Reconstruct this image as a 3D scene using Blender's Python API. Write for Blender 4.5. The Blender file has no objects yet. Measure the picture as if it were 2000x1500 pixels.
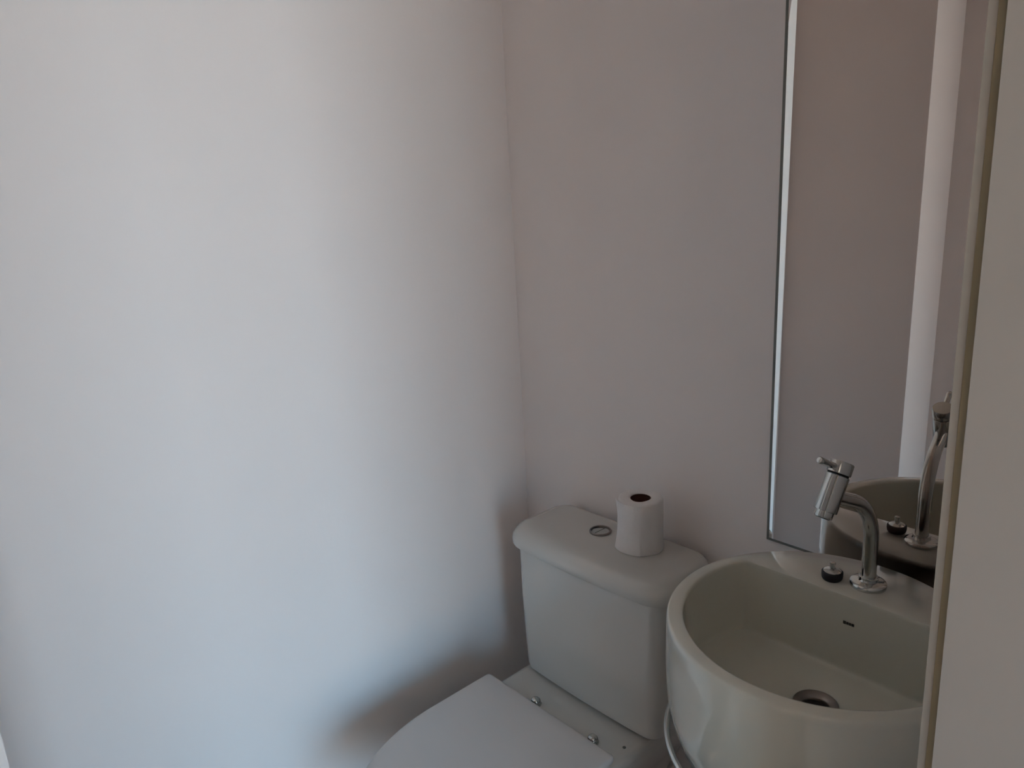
import bpy, bmesh, math, random
from mathutils import Matrix, Vector

PI = math.pi
scene = bpy.context.scene
COL = scene.collection

# ------------------------------------------------------------------ camera
R = ((0.66747832, 0.14745296, -0.72988377),
     (0.74261324, -0.20389647, 0.63792774),
     (-0.05475639, -0.96782429, -0.24559699))
CAM = (1.338, -1.2, 1.49)
cd = bpy.data.cameras.new('camera')
cam = bpy.data.objects.new('camera', cd)
COL.objects.link(cam)
cd.sensor_width = 36.0
cd.lens = 1453.28 / 2000 * 36.0
cd.clip_start = 0.01
m = Matrix.Identity(4)
for i in range(3):
    m[i][0] = R[i][0]
    m[i][1] = -R[i][1]
    m[i][2] = -R[i][2]
    m[i][3] = CAM[i]
cam.matrix_world = m
scene.camera = cam

# ------------------------------------------------------------------ light
scene.view_settings.view_transform = 'Standard'
scene.view_settings.look = 'None'
scene.view_settings.gamma = 1.0
scene.view_settings.exposure = 0.0
scene.cycles.use_denoising = True
scene.cycles.max_bounces = 12
scene.cycles.diffuse_bounces = 8
scene.cycles.glossy_bounces = 8
scene.cycles.sample_clamp_indirect = 6.0
scene.cycles.caustics_reflective = False
scene.cycles.caustics_refractive = False

world = bpy.data.worlds.new('overcast_sky')
scene.world = world
world.use_nodes = True
bg = world.node_tree.nodes['Background']
wn = world.node_tree
wtc = wn.nodes.new('ShaderNodeTexCoord')
wsep = wn.nodes.new('ShaderNodeSeparateXYZ')
wramp = wn.nodes.new('ShaderNodeValToRGB')      # pale at the horizon, bluer and brighter higher up
wramp.color_ramp.elements[0].position = 0.0
wramp.color_ramp.elements[0].color = (0.48, 0.65, 0.78, 1)
wramp.color_ramp.elements[1].position = 0.35
wramp.color_ramp.elements[1].color = (0.36, 0.76, 1.14, 1)
wn.links.new(wtc.outputs['Generated'], wsep.inputs[0])
wn.links.new(wsep.outputs['Z'], wramp.inputs['Fac'])
wn.links.new(wramp.outputs['Color'], bg.inputs['Color'])
bg.inputs['Strength'].default_value = 10.8

WIN_X, WIN_Y0, WIN_Y1, WIN_Z0, WIN_Z1 = 4.2, -2.62, -0.72, 0.0, 2.35
ld = bpy.data.lights.new('balcony_daylight_portal', 'AREA')
ld.shape = 'RECTANGLE'
ld.size = WIN_Y1 - WIN_Y0
ld.size_y = WIN_Z1 - WIN_Z0
ld.cycles.is_portal = True
lo = bpy.data.objects.new('balcony_daylight_portal', ld)
COL.objects.link(lo)
lo.location = (WIN_X + 0.02, (WIN_Y0 + WIN_Y1) / 2, (WIN_Z0 + WIN_Z1) / 2)
lo.rotation_euler = (PI / 2, 0, PI / 2)      # faces -x, long side along y

sd = bpy.data.lights.new('sun', 'SUN')
sd.energy = 54.0
sd.angle = math.radians(0.6)
sd.color = (1.0, 0.86, 0.72)
so = bpy.data.objects.new('sun', sd)
COL.objects.link(so)
so.rotation_euler = (0, math.radians(32), math.radians(18))   # high sun, a patch falls on the outer room's floor


# ------------------------------------------------------------------ materials
def mat(name, color, rough=0.5, metal=0.0, coat=0.0, noise=None, bump=None, spec=None):
    """noise=(scale, amount) mixes a slightly darker tone; bump=(scale, strength)."""
    mt = bpy.data.materials.new(name)
    mt.use_nodes = True
    nt = mt.node_tree
    b = nt.nodes['Principled BSDF']
    b.inputs['Base Color'].default_value = (*color, 1)
    b.inputs['Roughness'].default_value = rough
    b.inputs['Metallic'].default_value = metal
    if coat:
        b.inputs['Coat Weight'].default_value = coat
        b.inputs['Coat Roughness'].default_value = 0.06
    if spec is not None:
        b.inputs['Specular IOR Level'].default_value = spec
    if noise or bump:
        tc = nt.nodes.new('ShaderNodeTexCoord')
    if noise:
        n = nt.nodes.new('ShaderNodeTexNoise')
        n.inputs['Scale'].default_value = noise[0]
        n.inputs['Detail'].default_value = 4
        nt.links.new(tc.outputs['Object'], n.inputs['Vector'])
        r = nt.nodes.new('ShaderNodeValToRGB')
        r.color_ramp.elements[0].position = 0.3
        r.color_ramp.elements[1].position = 0.7
        r.color_ramp.elements[0].color = (*[c * (1 - noise[1]) for c in color], 1)
        r.color_ramp.elements[1].color = (*color, 1)
        nt.links.new(n.outputs['Fac'], r.inputs['Fac'])
        nt.links.new(r.outputs['Color'], b.inputs['Base Color'])
    if bump:
        n2 = nt.nodes.new('ShaderNodeTexNoise')
        n2.inputs['Scale'].default_value = bump[0]
        n2.inputs['Detail'].default_value = 5
        nt.links.new(tc.outputs['Object'], n2.inputs['Vector'])
        bp = nt.nodes.new('ShaderNodeBump')
        bp.inputs['Strength'].default_value = bump[1]
        bp.inputs['Distance'].default_value = 0.002
        nt.links.new(n2.outputs['Fac'], bp.inputs['Height'])
        nt.links.new(bp.outputs['Normal'], b.inputs['Normal'])
    return mt


def tile_mat(name, color, grout, size, rough):
    mt = bpy.data.materials.new(name)
    mt.use_nodes = True
    nt = mt.node_tree
    b = nt.nodes['Principled BSDF']
    b.inputs['Roughness'].default_value = rough
    tc = nt.nodes.new('ShaderNodeTexCoord')
    br = nt.nodes.new('ShaderNodeTexBrick')
    br.offset = 0.0
    br.inputs['Scale'].default_value = 1.0
    br.inputs['Brick Width'].default_value = size
    br.inputs['Row Height'].default_value = size
    br.inputs['Mortar Size'].default_value = 0.002
    br.inputs['Color1'].default_value = (*color, 1)
    br.inputs['Color2'].default_value = (*[c * 0.93 for c in color], 1)
    br.inputs['Mortar'].default_value = (*grout, 1)
    nt.links.new(tc.outputs['Object'], br.inputs['Vector'])
    nt.links.new(br.outputs['Color'], b.inputs['Base Color'])
    return mt


M = {
    'dark_paint': mat('light_cutting_hall_paint', (0.16, 0.12, 0.10), 0.7, noise=(3, 0.1)),  # unseen walls painted dark to cut the light crossing the doorway
    'paint': mat('white_wall_paint', (0.82, 0.765, 0.745), 0.75, noise=(1.4, 0.03), bump=(90, 0.12)),
    'hall_paint': mat('brown_hall_paint', (0.36, 0.27, 0.22), 0.8, noise=(1.4, 0.03)),
    'ceiling': mat('ceiling_paint', (0.84, 0.79, 0.75), 0.85, noise=(2, 0.03)),
    'lining': mat('painted_door_lining', (0.385, 0.34, 0.30), 0.5, noise=(6, 0.04), bump=(60, 0.1)),
    'corner': mat('beige_corner_bead', (0.38, 0.34, 0.29), 0.6, noise=(12, 0.06)),
    'thin_strip': mat('olive_strip_colour', (0.40, 0.34, 0.22), 0.7, noise=(20, 0.1)),  # flat olive colour of the narrow strip beside the lining
    'floor': tile_mat('grey_floor_tile', (0.13, 0.12, 0.115), (0.07, 0.065, 0.06), 0.42, 0.3),
    'hall_floor': tile_mat('hall_floor_tile', (0.34, 0.28, 0.23), (0.2, 0.17, 0.15), 0.45, 0.35),
    'ground': mat('outside_paving', (0.45, 0.43, 0.40), 0.8, noise=(3, 0.2)),
    'ceramic': mat('white_glazed_ceramic', (0.525, 0.515, 0.485), 0.16, coat=0.5, noise=(3, 0.02)),
    'basin_ceramic': mat('cream_glazed_ceramic', (0.60, 0.595, 0.52), 0.14, coat=1.0, noise=(3, 0.02)),
    'plastic': mat('white_seat_plastic', (0.575, 0.555, 0.545), 0.32, noise=(3, 0.02)),
    'paper': mat('white_tissue_paper', (0.74, 0.71, 0.70), 0.95, noise=(30, 0.03), bump=(160, 0.5), spec=0.1),
    'card': mat('brown_cardboard', (0.10, 0.045, 0.035), 0.95, noise=(40, 0.2), spec=0.1),
    'chrome': mat('polished_chrome', (0.55, 0.56, 0.54), 0.10, 1.0, noise=(8, 0.05)),
    'drainmetal': mat('dull_drain_metal', (0.30, 0.27, 0.25), 0.28, 1.0, noise=(20, 0.15)),
    'dark': mat('painted_dark', (0.010, 0.008, 0.008), 0.8, noise=(10, 0.2)),
    'rubber': mat('black_rubber', (0.010, 0.007, 0.010), 0.6, noise=(30, 0.2)),
    'print': mat('dark_printed_mark', (0.05, 0.045, 0.035), 0.6, noise=(50, 0.2)),
    'frame': mat('dark_aluminium_edge', (0.17, 0.17, 0.15), 0.4, 0.6, noise=(20, 0.1)),
    'mirror': mat('silvered_glass', (0.70, 0.63, 0.58), 0.0, 1.0, noise=(2, 0.01)),
    'bevel': mat('polished_glass_bevel', (0.95, 0.97, 0.94), 0.02, 1.0, noise=(2, 0.01)),
    'window_frame': mat('white_window_frame', (0.8, 0.8, 0.8), 0.4, noise=(8, 0.03)),
}


# ------------------------------------------------------------------ helpers
def box(bm, x0, x1, y0, y1, z0, z1):
    vs = [bm.verts.new(p) for p in ((x0, y0, z0), (x1, y0, z0), (x1, y1, z0), (x0, y1, z0),
                                    (x0, y0, z1), (x1, y0, z1), (x1, y1, z1), (x0, y1, z1))]
    for f in ((0, 3, 2, 1), (4, 5, 6, 7), (0, 1, 5, 4), (1, 2, 6, 5), (2, 3, 7, 6), (3, 0, 4, 7)):
        bm.faces.new([vs[i] for i in f])


def loft(bm, rings, cap0=True, cap1=True, closed=False):
    """rings: lists of the same number of 3-D points."""
    vr = [[bm.verts.new(p) for p in r] for r in rings]
    n = len(rings[0])
    pairs = list(zip(vr, vr[1:]))
    if closed:
        pairs.append((vr[-1], vr[0]))
    for a, b in pairs:
        for i in range(n):
            j = (i + 1) % n
            bm.faces.new((a[i], a[j], b[j], b[i]))
    if cap0 and not closed:
        bm.faces.new(list(reversed(vr[0])))
    if cap1 and not closed:
        bm.faces.new(vr[-1])
    return vr


def circle(cx, cy, z, r, n=48):
    return [(cx + r * math.cos(2 * PI * i / n), cy + r * math.sin(2 * PI * i / n), z) for i in range(n)]


def lathe(bm, cx, cy, prof, n=48, cap0=True, cap1=True, closed=False):
    loft(bm, [circle(cx, cy, z, r, n) for r, z in prof], cap0, cap1, closed)


def axis_lathe(bm, p0, p1, prof, n=32):
    """prof: (radius, distance along p0->p1 in metres)."""
    p0, p1 = Vector(p0), Vector(p1)
    d = (p1 - p0).normalized()
    u = d.orthogonal().normalized()
    v = d.cross(u)
    rings = []
    for r, t in prof:
        c = p0 + d * t
        rings.append([tuple(c + u * (r * math.cos(2 * PI * i / n)) + v * (r * math.sin(2 * PI * i / n)))
                      for i in range(n)])
    loft(bm, rings)


def tube(bm, pts, r, n=20):
    pts = [Vector(p) for p in pts]
    rings = []
    t0 = (pts[1] - pts[0]).normalized()
    u = t0.orthogonal().normalized()
    for i, p in enumerate(pts):
        if i == 0:
            t = t0
        elif i == len(pts) - 1:
            t = (pts[-1] - pts[-2]).normalized()
        else:
            t = (pts[i + 1] - pts[i - 1]).normalized()
        u = (u - t * u.dot(t)).normalized()
        v = t.cross(u)
        rings.append([tuple(p + u * (r * math.cos(2 * PI * k / n)) + v * (r * math.sin(2 * PI * k / n)))
                      for k in range(n)])
    loft(bm, rings)


def tag(o, label=None, cat=None, group=None, kind=None):
    if label: o['label'] = label
    if cat: o['category'] = cat
    if group: o['group'] = group
    if kind: o['kind'] = kind
    return o


def obj(name, bm, material, parent=None, smooth=True, angle=40, label=None):
    bmesh.ops.recalc_face_normals(bm, faces=bm.faces)
    me = bpy.data.meshes.new(name)
    bm.to_mesh(me)
    bm.free()
    me.materials.append(M[material])
    if smooth:
        me.polygons.foreach_set('use_smooth', [True] * len(me.polygons))
        me.set_sharp_from_angle(angle=math.radians(angle))
    o = bpy.data.objects.new(name, me)
    COL.objects.link(o)
    if parent:
        o.parent = parent
        o.matrix_parent_inverse = Matrix.Translation(-Vector(parent.location))
    if label:
        o['label'] = label
    return o


def thing(name, label, cat, loc):
    o = bpy.data.objects.new(name, None)
    COL.objects.link(o)
    o.location = loc
    o.empty_display_size = 0.1
    return tag(o, label, cat)


def struct(name, boxes, material, label, cat):
    bm = bmesh.new()
    for b in boxes:
        box(bm, *b)
    o = obj(name, bm, material, smooth=False)
    return tag(o, label, cat, kind='structure')


# ------------------------------------------------------------------ room shell
CEIL = 2.5
WX0, WX1 = 1.15, 1.29          # the wall with the doorway
DY0, DY1 = -1.35, -0.592       # doorway
DTOP = 2.12
SHX, SHY, CY = 0.424, -1.174, -1.365   # the boxed-out part of the front wall, the front wall

struct('floor', [(-0.1, WX1, -1.6, 0.1, -0.05, 0.0)], 'floor', 'dark grey tiled floor under the toilet and basin', 'floor')
struct('wall_left', [(-0.1, 0, -1.6, 0.1, 0, CEIL)], 'paint', 'large bright white wall on the left beside the toilet', 'wall')
struct('wall_back', [(0, WX0, 0, 0.1, 0, CEIL)], 'paint', 'shaded off-white wall behind toilet tank and mirror', 'wall')
struct('wall_front', [(0, SHX, -1.6, SHY, 0, CEIL), (SHX, WX0, -1.6, CY, 0, CEIL)], 'paint',
       'off-white wall with a boxed-out corner, seen in the mirror', 'wall')
struct('wall_right', [(WX0, WX1, DY1, 1.1, 0, CEIL), (WX0, WX1, -3.7, DY0, 0, CEIL),
                      (WX0, WX1, DY0, DY1, DTOP, CEIL)], 'paint',
       'off-white wall with the doorway, its end at the right edge', 'wall')
struct('ceiling', [(-0.1, WX1, -1.6, 0.1, CEIL, CEIL + 0.08)], 'ceiling', 'white ceiling over the small washroom', 'ceiling')

# door lining: pale board with a rebate, meeting the wall end at an olive bead
struct('trim_3', [(WX0, WX0 + 0.006, DY1 - 0.002, DY1, 0, DTOP)], 'corner',
       'thin greyish edge strip beside the mirror at right', 'trim')
struct('trim_1', [(WX0 + 0.006, WX0 + 0.0125, DY1 - 0.0015, DY1, 0, DTOP)], 'thin_strip',
       'narrow olive brown line between wall edge and door lining at right', 'trim')
struct('trim_2', [(WX0 + 0.0125, WX1 + 0.012, DY1 - 0.006, DY1, 0, DTOP),
                  (WX0, WX1 + 0.012, DY0, DY0 + 0.006, 0, DTOP),
                  (WX0, WX1 + 0.012, DY0 + 0.006, DY1 - 0.006, DTOP - 0.006, DTOP)], 'lining',
       'pale beige door lining filling the right edge', 'trim')

# the neighbouring room that the daylight crosses
struct('floor_hall', [(WX1, 4.4, -3.7, 1.1, -0.05, 0.0)], 'hall_floor', 'beige tiled floor of the room outside the doorway', 'floor')
struct('ceiling_hall', [(WX1, 4.4, -3.7, 1.1, CEIL, CEIL + 0.08)], 'ceiling', 'white ceiling of the room outside the doorway', 'ceiling')
struct('wall_hall_back', [(WX1, 4.4, 1.0, 1.1, 0, CEIL)], 'dark_paint', 'unseen wall of the room outside the doorway, darkened to cut light', 'wall')
struct('wall_hall_front', [(WX1, 4.4, -3.7, -2.75, 0, CEIL)], 'dark_paint', 'unseen wall on the camera side of the outer room, darkened to cut light', 'wall')
struct('wall_hall_right', [(WIN_X, 4.4, -3.6, WIN_Y0, 0, CEIL), (WIN_X, 4.4, WIN_Y1, 1.0, 0, CEIL),
                           (WIN_X, 4.4, WIN_Y0, WIN_Y1, WIN_Z1, CEIL)], 'hall_paint',
       'beige wall with the balcony opening opposite the doorway', 'wall')
ymid = (WIN_Y0 + WIN_Y1) / 2
struct('window_1', [(WIN_X + 0.05, WIN_X + 0.1, WIN_Y0, WIN_Y0 + 0.05, 0, WIN_Z1),
                    (WIN_X + 0.05, WIN_X + 0.1, WIN_Y1 - 0.05, WIN_Y1, 0, WIN_Z1),
                    (WIN_X + 0.05, WIN_X + 0.1, WIN_Y0 + 0.05, WIN_Y1 - 0.05, WIN_Z1 - 0.05, WIN_Z1),
                    (WIN_X + 0.05, WIN_X + 0.1, ymid - 0.03, ymid + 0.03, 0, WIN_Z1 - 0.05)], 'window_frame',
       'open white frame of the balcony door that lets the daylight in', 'window')
struct('ground', [(4.4, 24, -14, 12, -0.1, -0.05)], 'ground', 'pale paving outside the balcony opening', 'ground')


# ------------------------------------------------------------------ toilet
def tank_outline(cx, hw, yb, yf, z, rb, rf, bow, n=14):
    """rounded rectangle seen from above, front (-y) edge bowed forward by `bow`."""
    pts = []
    x0, x1 = cx - hw, cx + hw
    for (px, py, r, a0) in ((x1 - rb, yb - rb, rb, 0), (x0 + rb, yb - rb, rb, 90),
                            (x0 + rf, yf + rf, rf, 180), (x1 - rf, yf + rf, rf, 270)):
        for k in range(n + 1):
            a = math.radians(a0 + 90 * k / n)
            pts.append([px + r * math.cos(a), py + r * math.sin(a)])
        if a0 == 90:
            for k in range(1, 6):
                pts.append([x0, yb - rb + (yf + rf - yb + rb) * k / 6])
        if a0 == 180:
            for k in range(1, 16):
                pts.append([x0 + rf + (x1 - x0 - 2 * rf) * k / 16, yf])
    out = []
    for x, y in pts:
        w = min(1, max(0, (yb - y) / (yb - yf)))
        u = (x - cx) / hw
        out.append((x, y - bow * (1 - u * u) * w * w, z))
    return out


TX = 0.356
toilet = thing('toilet', 'white close-coupled toilet with lid down against the back wall', 'toilet', (TX, -0.35, 0))

# tank body
bm = bmesh.new()
prof = [(0.428, 0.150, -0.172, 0.045), (0.424, 0.172, -0.188, 0.035), (0.427, 0.184, -0.198, 0.03),
        (0.44, 0.187, -0.199, 0.03), (0.60, 0.194, -0.199, 0.03), (0.728, 0.199, -0.197, 0.034)]
prof[0] = (0.4225, 0.165, -0.180, 0.035)
prof[1] = (0.4230, 0.178, -0.192, 0.033)
loft(bm, [tank_outline(0.370, hw + 0.006, -0.016, yf, z, 0.02, r, 0.006) for z, hw, yf, r in prof])
tank = obj('tank', bm, 'ceramic', toilet)

bm = bmesh.new()
loft(bm, [tank_outline(0.370, 0.170, -0.03, -0.178, z, 0.02, 0.03, 0.004) for z in (0.4135, 0.4228)])
obj('tank_gap_filler', bm, 'rubber', toilet)  # black filler stands in for the shaded gap under the tank

# tank lid
bm = bmesh.new()
prof = [(0.7205, 0.022), (0.7205, 0.008), (0.724, 0.002), (0.730, 0.0), (0.740, 0.0006), (0.748, 0.003),
        (0.756, 0.008), (0.762, 0.014), (0.7665, 0.022), (0.769, 0.032), (0.770, 0.045), (0.7705, 0.062)]
loft(bm, [tank_outline(0.360, 0.226 - d, -0.013 - d * 0.35, -0.199 + d, z, max(0.012, 0.05 - d * 0.7),
                       max(0.012, 0.05 - d * 0.6), 0.012) for z, d in prof])
obj('tank_lid', bm, 'ceramic', toilet)

# dual flush button
bx, by, bz = 0.331, -0.088, 0.7703
bm = bmesh.new()
lathe(bm, bx, by, [(0.0245, bz - 0.002), (0.0245, bz + 0.0030), (0.023, bz + 0.0045), (0.0208, bz + 0.0042),
                   (0.0200, bz + 0.001), (0.0200, bz - 0.002)], 40, closed=True)
btn = obj('flush_button', bm, 'drainmetal', toilet)
for s in (-1, 1):
    bm = bmesh.new()
    rings = []
    for z, k in ((bz - 0.002, 1.0), (bz + 0.002, 1.0), (bz + 0.003, 0.9)):
        ring = []
        for i in range(21):
            a = -PI / 2 + PI * i / 20
            ring.append((bx + s * (0.001 + 0.0185 * k * math.cos(a)), by + 0.0185 * k * math.sin(a), z))
        rings.append(ring)
    loft(bm, rings)
    obj('button_half', bm, 'chrome', btn)


# bowl: rear deck plus egg-shaped bowl running down to the foot
def bowl_ring(z, hw, yback, yfront, p=2.3, n=64):
    """D-shaped outline: straight back part, elliptic front."""
    ymid = yback + (yfront - yback) * 0.36
    pts = []
    for i in range(n):
        a = PI * i / (n - 1)
        c, s = math.cos(a), math.sin(a)
        e = 2 / p
        pts.append((TX + hw * math.copysign(abs(c) ** e, c), ymid + (yfront - ymid) * (abs(s) ** e), z))
    pts.append((TX - hw, ymid * 0.6 + yback * 0.4, z))
    pts.append((TX - hw, yback, z))
    pts.append((TX - hw * 0.33, yback, z))
    pts.append((TX + hw * 0.33, yback, z))
    pts.append((TX + hw, yback, z))
    pts.append((TX + hw, ymid * 0.6 + yback * 0.4, z))
    return pts


bm = bmesh.new()
loft(bm, [bowl_ring(0.0, 0.11, -0.05, -0.52), bowl_ring(0.03, 0.108, -0.05, -0.515),
          bowl_ring(0.12, 0.10, -0.05, -0.49), bowl_ring(0.22, 0.115, -0.04, -0.52),
          bowl_ring(0.30, 0.15, -0.03, -0.60), bowl_ring(0.36, 0.174, -0.02, -0.68),
          bowl_ring(0.395, 0.181, -0.018, -0.712), bowl_ring(0.408, 0.181, -0.017, -0.714),
          bowl_ring(0.4135, 0.177, -0.02, -0.709), bowl_ring(0.415, 0.168, -0.026, -0.70)])
obj('bowl', bm, 'ceramic', toilet, angle=50)


# seat and lid
def seat_ring(z, inset=0.0, yb=-0.297, tip=-0.736, n=60, rc=0.008):
    hw = 0.185 - inset
    yb -= inset
    tip += inset
    ym = -0.46
    pts = []
    for i in range(n + 1):
        a = PI * i / n
        pts.append((TX + hw * math.cos(a), ym + (tip - ym) * math.sin(a), z))
    for k in range(1, 6):
        pts.append((TX - hw, ym + (yb - rc - ym) * k / 5, z))
    for k in range(1, 6):
        a = PI - PI / 2 * k / 5
        pts.append((TX - hw + rc + rc * math.cos(a), yb - rc + rc * math.sin(a), z))
    for k in range(1, 12):
        pts.append((TX - hw + rc + (2 * hw - 2 * rc) * k / 12, yb, z))
    for k in range(0, 5):
        a = PI / 2 - PI / 2 * k / 5
        pts.append((TX + hw - rc + rc * math.cos(a), yb - rc + rc * math.sin(a), z))
    for k in range(0, 5):
        pts.append((TX + hw, yb - rc + (ym - yb + rc) * k / 5, z))
    return pts


bm = bmesh.new()
loft(bm, [seat_ring(0.418, 0.010), seat_ring(0.420, 0.006), seat_ring(0.430, 0.005), seat_ring(0.4325, 0.009)])
obj('seat', bm, 'plastic', toilet)
bm = bmesh.new()
loft(bm, [seat_ring(0.4345, 0.003), seat_ring(0.436, 0.0005), seat_ring(0.440, 0.0), seat_ring(0.446, 0.0005),
          seat_ring(0.449, 0.003), seat_ring(0.4505, 0.008), seat_ring(0.451, 0.03)])
obj('seat_lid', bm, 'plastic', toilet)
for hx in (0.293, 0.459):
    bm = bmesh.new()
    lathe(bm, hx, -0.270, [(0.0125, 0.413), (0.0125, 0.4165), (0.0112, 0.4175), (0.0112, 0.422), (0.0100, 0.4262), (0.0072, 0.4290), (0.0030, 0.4302)], 24)
    hb = obj('hinge_bolt', bm, 'chrome', toilet)
    bm = bmesh.new()
    axis_lathe(bm, (hx - 0.034, -0.290, 0.424), (hx + 0.008, -0.290, 0.424),
               [(0.004, 0), (0.005, 0.001), (0.005, 0.037), (0.004, 0.038)], 16)
    obj('hinge_pin', bm, 'frame', hb)
bm = bmesh.new()
lathe(bm, 0.514, -0.238, [(0.0035, 0.4142), (0.0035, 0.4158), (0.002, 0.4163)], 16)
obj('deck_dot', bm, 'frame', toilet)  # small dark dot on the rear deck

# ------------------------------------------------------------------ toilet roll on the tank lid
RX, RY, RZ = 0.441, -0.086, 0.7705
roll = thing('toilet_roll', 'white toilet paper roll standing on the tank lid', 'toilet paper', (RX, RY, RZ))
rnd = random.Random(4)
bm = bmesh.new()
N = 64
ph = [rnd.random() * 6.28 for _ in range(4)]


def wob(a, k):
    return 0.0006 * math.sin(3 * a + ph[0] + k) + 0.0005 * math.sin(5 * a + ph[1] + 2 * k) + 0.0004 * math.sin(9 * a + ph[2])


def roll_ring(r, z, w=1.0):
    out = []
    for i in range(N):
        a = 2 * PI * i / N
        rr = r + w * wob(a, z * 30)
        out.append((RX + rr * math.cos(a), RY + rr * math.sin(a), RZ + z + (0.0012 * math.sin(2 * a + 1) if z > 0.1 else 0)))
    return out


loft(bm, [roll_ring(0.0435, 0.0), roll_ring(0.0455, 0.002), roll_ring(0.0455, 0.03), roll_ring(0.0450, 0.08),
          roll_ring(0.0455, 0.106), roll_ring(0.0440, 0.1095), roll_ring(0.040, 0.111), roll_ring(0.0235, 0.1105, 0.3),
          roll_ring(0.0215, 0.109, 0.3), roll_ring(0.0213, 0.05, 0.3), roll_ring(0.0213, 0.0, 0.3)], closed=True)
obj('paper', bm, 'paper', roll, angle=60)
bm = bmesh.new()
lathe(bm, RX, RY, [(0.0208, 0.0005 + RZ), (0.0208, RZ + 0.1085), (0.0198, RZ + 0.1085), (0.0198, RZ + 0.0005)], 40, closed=True)
obj('cardboard_core', bm, 'card', roll)
# loose outer sheet: a slightly lifted flap hanging on the front left side
bm = bmesh.new()
rings = []
for j in range(9):
    z = RZ + 0.0008 + 0.1075 * j / 8
    ring = []
    lift = 0.0012 + 0.0070 * (abs(j - 4.8) / 4.8) ** 2
    for i in range(17):
        t = i / 16
        a = math.radians(222 + 85 * t)
        rr = 0.0464 + lift * max(0, (0.6 - t)) / 0.6
        ring.append((RX + rr * math.cos(a), RY + rr * math.sin(a), z))
    back = [(RX + (math.hypot(x - RX, y - RY) - 0.0006) * math.cos(math.atan2(y - RY, x - RX)),
             RY + (math.hypot(x - RX, y - RY) - 0.0006) * math.sin(math.atan2(y - RY, x - RX)), zz)
            for x, y, zz in reversed(ring)]
    rings.append(ring + back)
loft(bm, rings)
obj('loose_sheet', bm, 'paper', roll, angle=60)

# ------------------------------------------------------------------ wash basin
SX, SY, SZ = 0.900, -0.252, 0.871
basin = thing('wash_basin', 'round white ceramic wash basin hung on the back wall', 'sink', (SX, 0, 0.58))
NB = 180


def inner(scale, z, r=0.1935, chord=0.088, dx=0.0, dy=0.0):
    out = []
    for i in range(NB):
        a = 2 * PI * i / NB
        s = math.sin(a)
        rr = r
        if s > 1e-6:
            q = chord / s
            e = 120.0                      # soft minimum keeps the corner slightly rounded
            rr = (r ** -e + q ** -e) ** (-1 / e)
        out.append((SX + dx + scale * rr * math.cos(a), SY + dy + scale * rr * s, z))
    return out


def outer(r, z):
    return circle(SX, SY, z, r, NB)


bm = bmesh.new()
DRX, DRY = 0.902, -0.256
rings = [outer(0.06, 0.600), outer(0.095, 0.601), outer(0.125, 0.606), outer(0.150, 0.616), outer(0.172, 0.632),
         outer(0.190, 0.652), outer(0.203, 0.676), outer(0.211, 0.702), outer(0.2165, 0.730), outer(0.2185, 0.765), outer(0.2190, 0.80),
         outer(0.2178, 0.861), outer(0.2170, 0.8665), outer(0.2155, 0.8695), outer(0.2130, SZ),
         inner(1.02, SZ), inner(1.006, SZ - 0.0006), inner(0.999, SZ - 0.0025), inner(0.996, SZ - 0.006),
         inner(0.982, 0.756), inner(0.979, 0.750), inner(0.971, 0.7455), inner(0.950, 0.7440), inner(0.86, 0.7430),
         inner(0.6, 0.7405), circle(DRX, DRY, 0.7365, 0.050, NB), circle(DRX, DRY, 0.7335, 0.036, NB),
         circle(DRX, DRY, 0.731, 0.031, NB), circle(DRX, DRY, 0.70, 0.030, NB)]
loft(bm, rings)
obj('bowl', bm, 'basin_ceramic', basin, angle=45)
bm = bmesh.new()
loft(bm, [tank_outline(SX, 0.13, -0.0005, -0.075, z, 0.004, 0.03, 0.0) for z in (0.62, 0.63, 0.78, 0.79)])
obj('wall_mount', bm, 'basin_ceramic', basin)
bm = bmesh.new()
lathe(bm, DRX, DRY, [(0.0310, 0.7305), (0.0325, 0.7335), (0.0310, 0.7350), (0.0285, 0.7346), (0.0205, 0.7310),
                     (0.0185, 0.7285), (0.0180, 0.700), (0.0310, 0.700)], 56, closed=True)
dr = obj('drain', bm, 'drainmetal', basin, label='dull metal drain ring round a painted dark disc')
bm = bmesh.new()
lathe(bm, DRX, DRY, [(0.0179, 0.7245), (0.0179, 0.7265)], 32)
obj('drain_shade_disc', bm, 'dark', dr)  # near-black disc painted in for the shade down the drain
# small dark printed mark on the back face of the bowl
bm = bmesh.new()
for (a, b, h) in ((0.0, 0.0042, 0.0034), (0.0050, 0.0082, 0.0026), (0.0090, 0.0120, 0.0026), (0.0128, 0.0165, 0.0028)):
    for k in range(3):
        zz = 0.8285 + h * k / 2 - h / 2
        box(bm, 0.8975 + a, 0.8975 + b, -0.1690, -0.1676, zz - 0.0006, zz + 0.0006)
    box(bm, 0.8975 + a, 0.8975 + a + 0.0012, -0.1690, -0.1676, 0.8285 - h / 2, 0.8285 + h / 2)
obj('printed_mark', bm, 'print', basin, smooth=False)

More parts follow.
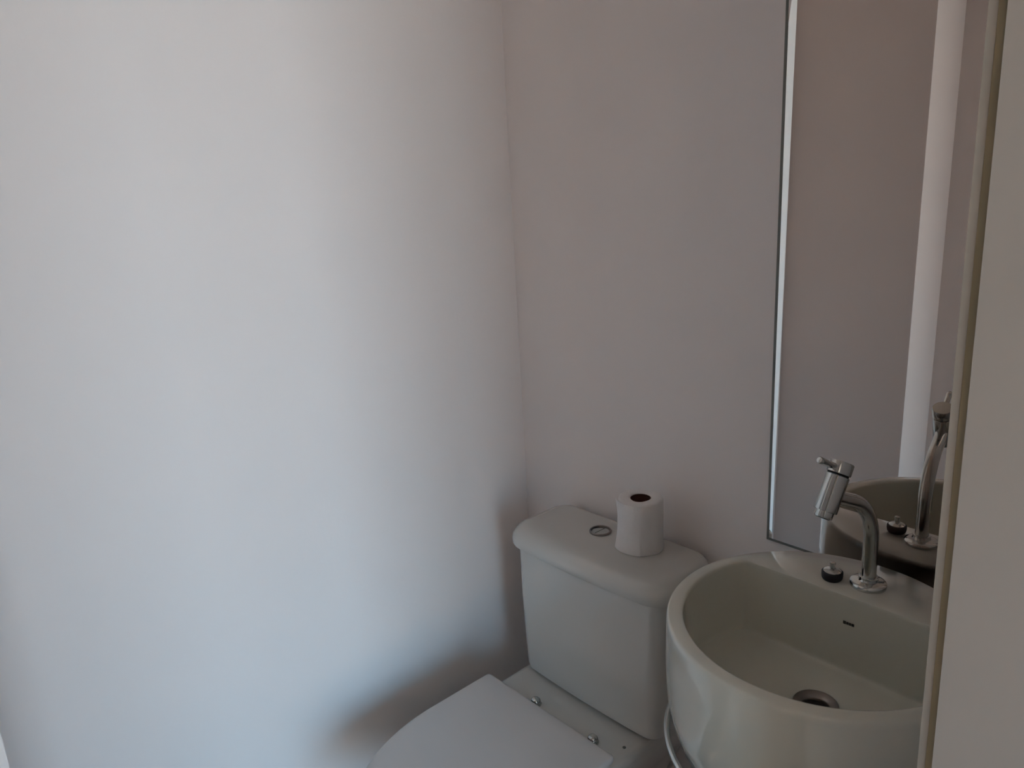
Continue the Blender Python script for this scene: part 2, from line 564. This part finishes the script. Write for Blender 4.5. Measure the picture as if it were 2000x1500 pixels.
# chrome rail that loops round the basin below its rim
rail = thing('towel_rail', 'curved chrome rail looping round underneath the round basin', 'towel rail', (SX, 0, 0.68))
bm = bmesh.new()
rr, rz = 0.2180, 0.668
pts = [(SX - rr, 0.0, rz), (SX - rr, -0.08, rz), (SX - rr, -0.17, rz)]
pts += [(SX - rr * math.cos(a), SY - rr * math.sin(a), rz) for a in [PI * k / 48 for k in range(49)]]
pts += [(SX + rr, -0.17, rz), (SX + rr, -0.08, rz), (SX + rr, 0.0, rz)]
tube(bm, pts, 0.0045, 16)
obj('bar', bm, 'chrome', rail)
for s in (-1, 1):
    bm = bmesh.new()
    axis_lathe(bm, (SX + s * rr, -0.0002, rz), (SX + s * rr, -0.01, rz), [(0.015, 0), (0.015, 0.003), (0.011, 0.006)], 24)
    obj('wall_flange', bm, 'chrome', rail)

# ------------------------------------------------------------------ tap
TPX, TPY = 0.908, -0.112
tap = thing('tap', 'chrome swan-neck tap standing on the basin rim', 'tap', (TPX, TPY, SZ))
bm = bmesh.new()
lathe(bm, TPX, TPY, [(0.0262, SZ - 0.0003), (0.0268, SZ + 0.002), (0.0268, SZ + 0.0055), (0.0258, SZ + 0.0072), (0.0215, SZ + 0.0088),
                     (0.0150, SZ + 0.0105), (0.0138, SZ + 0.0125), (0.0138, SZ + 0.0165), (0.0120, SZ + 0.0170)], 48)
obj('base_flange', bm, 'chrome', tap)
# spout: straight riser, then a bend towards the front
bm = bmesh.new()
SW = Matrix.Translation((TPX, TPY, 0)) @ Matrix.Rotation(math.radians(-10.8), 4, 'Z') @ Matrix.Translation((-TPX, -TPY, 0))
pts = [(TPX, TPY, SZ + 0.012 + 0.0650 * k / 8) for k in range(9)]
rb = 0.085
cz = pts[-1][2]
for k in range(1, 25):
    a = math.radians(68 * k / 24)
    pts.append((TPX, TPY - rb + rb * math.cos(a), cz + rb * math.sin(a)))
d = Vector((0, -math.sin(math.radians(68)), math.cos(math.radians(68))))
last = Vector(pts[-1])
HEADC = last + d * 0.0559
for k in range(1, 6):
    pts.append(tuple(last + d * 0.0559 * k / 5))
tube(bm, [SW @ Vector(p) for p in pts], 0.0110, 28)
obj('spout', bm, 'chrome', tap)
# valve head: cylinder leaning back towards the wall
ax = SW.to_3x3() @ Vector((0, math.sin(math.radians(27)), math.cos(math.radians(27))))
h0 = SW @ HEADC - ax * 0.026
bm = bmesh.new()
axis_lathe(bm, h0, h0 + ax, [(0.0120, -0.006), (0.0128, -0.005), (0.0128, 0.0035), (0.0158, 0.004), (0.0165, 0.005),
                             (0.0165, 0.0575), (0.0155, 0.0585)], 40)
obj('valve_body', bm, 'chrome', tap)
bm = bmesh.new()
axis_lathe(bm, h0, h0 + ax, [(0.0150, 0.0585), (0.0150, 0.0605)], 40)
obj('joint_ring', bm, 'dark', tap)
bm = bmesh.new()
axis_lathe(bm, h0, h0 + ax, [(0.0160, 0.0605), (0.0170, 0.0612), (0.0170, 0.0770), (0.0160, 0.0785), (0.010, 0.0790)], 40)
cap = obj('handle_cap', bm, 'chrome', tap)
lev = SW.to_3x3() @ Vector((0, -math.cos(math.radians(27)), math.sin(math.radians(27))))
p0 = h0 + ax * 0.0685 + lev * 0.012
bm = bmesh.new()
axis_lathe(bm, p0, p0 + lev, [(0.0048, 0), (0.0048, 0.034), (0.0050, 0.035), (0.0050, 0.040), (0.0040, 0.0415), (0.0015, 0.042)], 20)
obj('lever', bm, 'chrome', tap)
bm = bmesh.new()
axis_lathe(bm, h0, h0 - ax, [(0.0100, 0.0055), (0.0095, 0.0072)], 32)
obj('aerator', bm, 'frame', tap)

# ------------------------------------------------------------------ basin plug
PX, PY = 0.859, -0.129
plug = thing('basin_plug', 'black rubber plug with metal knob beside the tap base', 'sink plug', (PX, PY, SZ))
bm = bmesh.new()
lathe(bm, PX, PY, [(0.0135, SZ), (0.0155, SZ + 0.003), (0.0162, SZ + 0.008), (0.0162, SZ + 0.0128), (0.0150, SZ + 0.0140)], 36)
obj('rubber_stopper', bm, 'rubber', plug)
bm = bmesh.new()
lathe(bm, PX, PY, [(0.0138, SZ + 0.0132), (0.0136, SZ + 0.0148), (0.0095, SZ + 0.0175), (0.0045, SZ + 0.0188), (0.0040, SZ + 0.0240),
                   (0.0048, SZ + 0.0262), (0.0044, SZ + 0.0290), (0.0020, SZ + 0.0300)], 36)
obj('metal_top', bm, 'chrome', plug)

# ------------------------------------------------------------------ mirror
MX0, MX1, MZ0, MZ1 = 0.677, 1.125, 0.836, 2.06
mirror = thing('wall_mirror', 'tall rectangular mirror with thin dark edge behind the tap', 'mirror', (MX0, -0.009, MZ0))
MW, MH = MX1 - MX0, MZ1 - MZ0
E_ = 0.0045
bm = bmesh.new()
W0, W1 = 0.0060, 0.0175                        # polished bevel down the left edge, a little wider at the top
xa, xb, za, zb = MX0 + E_, MX1 - E_, MZ0 + E_, MZ1 - E_
loft(bm, [[(xa + W0, y, za), (xb, y, za), (xb, y, zb), (xa + W1, y, zb)] for y in (-0.0045, -0.0075)])
obj('glass', bm, 'mirror', mirror, smooth=False)
bm = bmesh.new()
tb = math.tan(math.radians(2.4))
loft(bm, [[(xa, -0.0045, za), (xa + W0, -0.0045, za), (xa + W0, -0.0075, za), (xa, -0.0075 + W0 * tb, za)],
          [(xa, -0.0045, zb), (xa + W1, -0.0045, zb), (xa + W1, -0.0075, zb), (xa, -0.0075 + W1 * tb, zb)]])
obj('bevel', bm, 'bevel', mirror, smooth=False, label='bright polished bevel down the left edge')
bm = bmesh.new()
rg = []
for y, q in ((-0.002, 0.0), (-0.0078, 0.0), (-0.0078, E_), (-0.002, E_)):
    rg.append([(MX0 + q, y, MZ0 + q), (MX1 - q, y, MZ0 + q), (MX1 - q, y, MZ1 - q), (MX0 + q, y, MZ1 - q)])
loft(bm, rg, closed=True)
obj('edge_strip', bm, 'frame', mirror, smooth=False)
bm = bmesh.new()
box(bm, MX0 + E_, MX1 - E_, -0.0045, -0.002, MZ0 + E_, MZ1 - E_)
obj('backing', bm, 'frame', mirror, smooth=False)
mirror.rotation_euler = (math.radians(-0.45), 0, math.radians(-1.2))
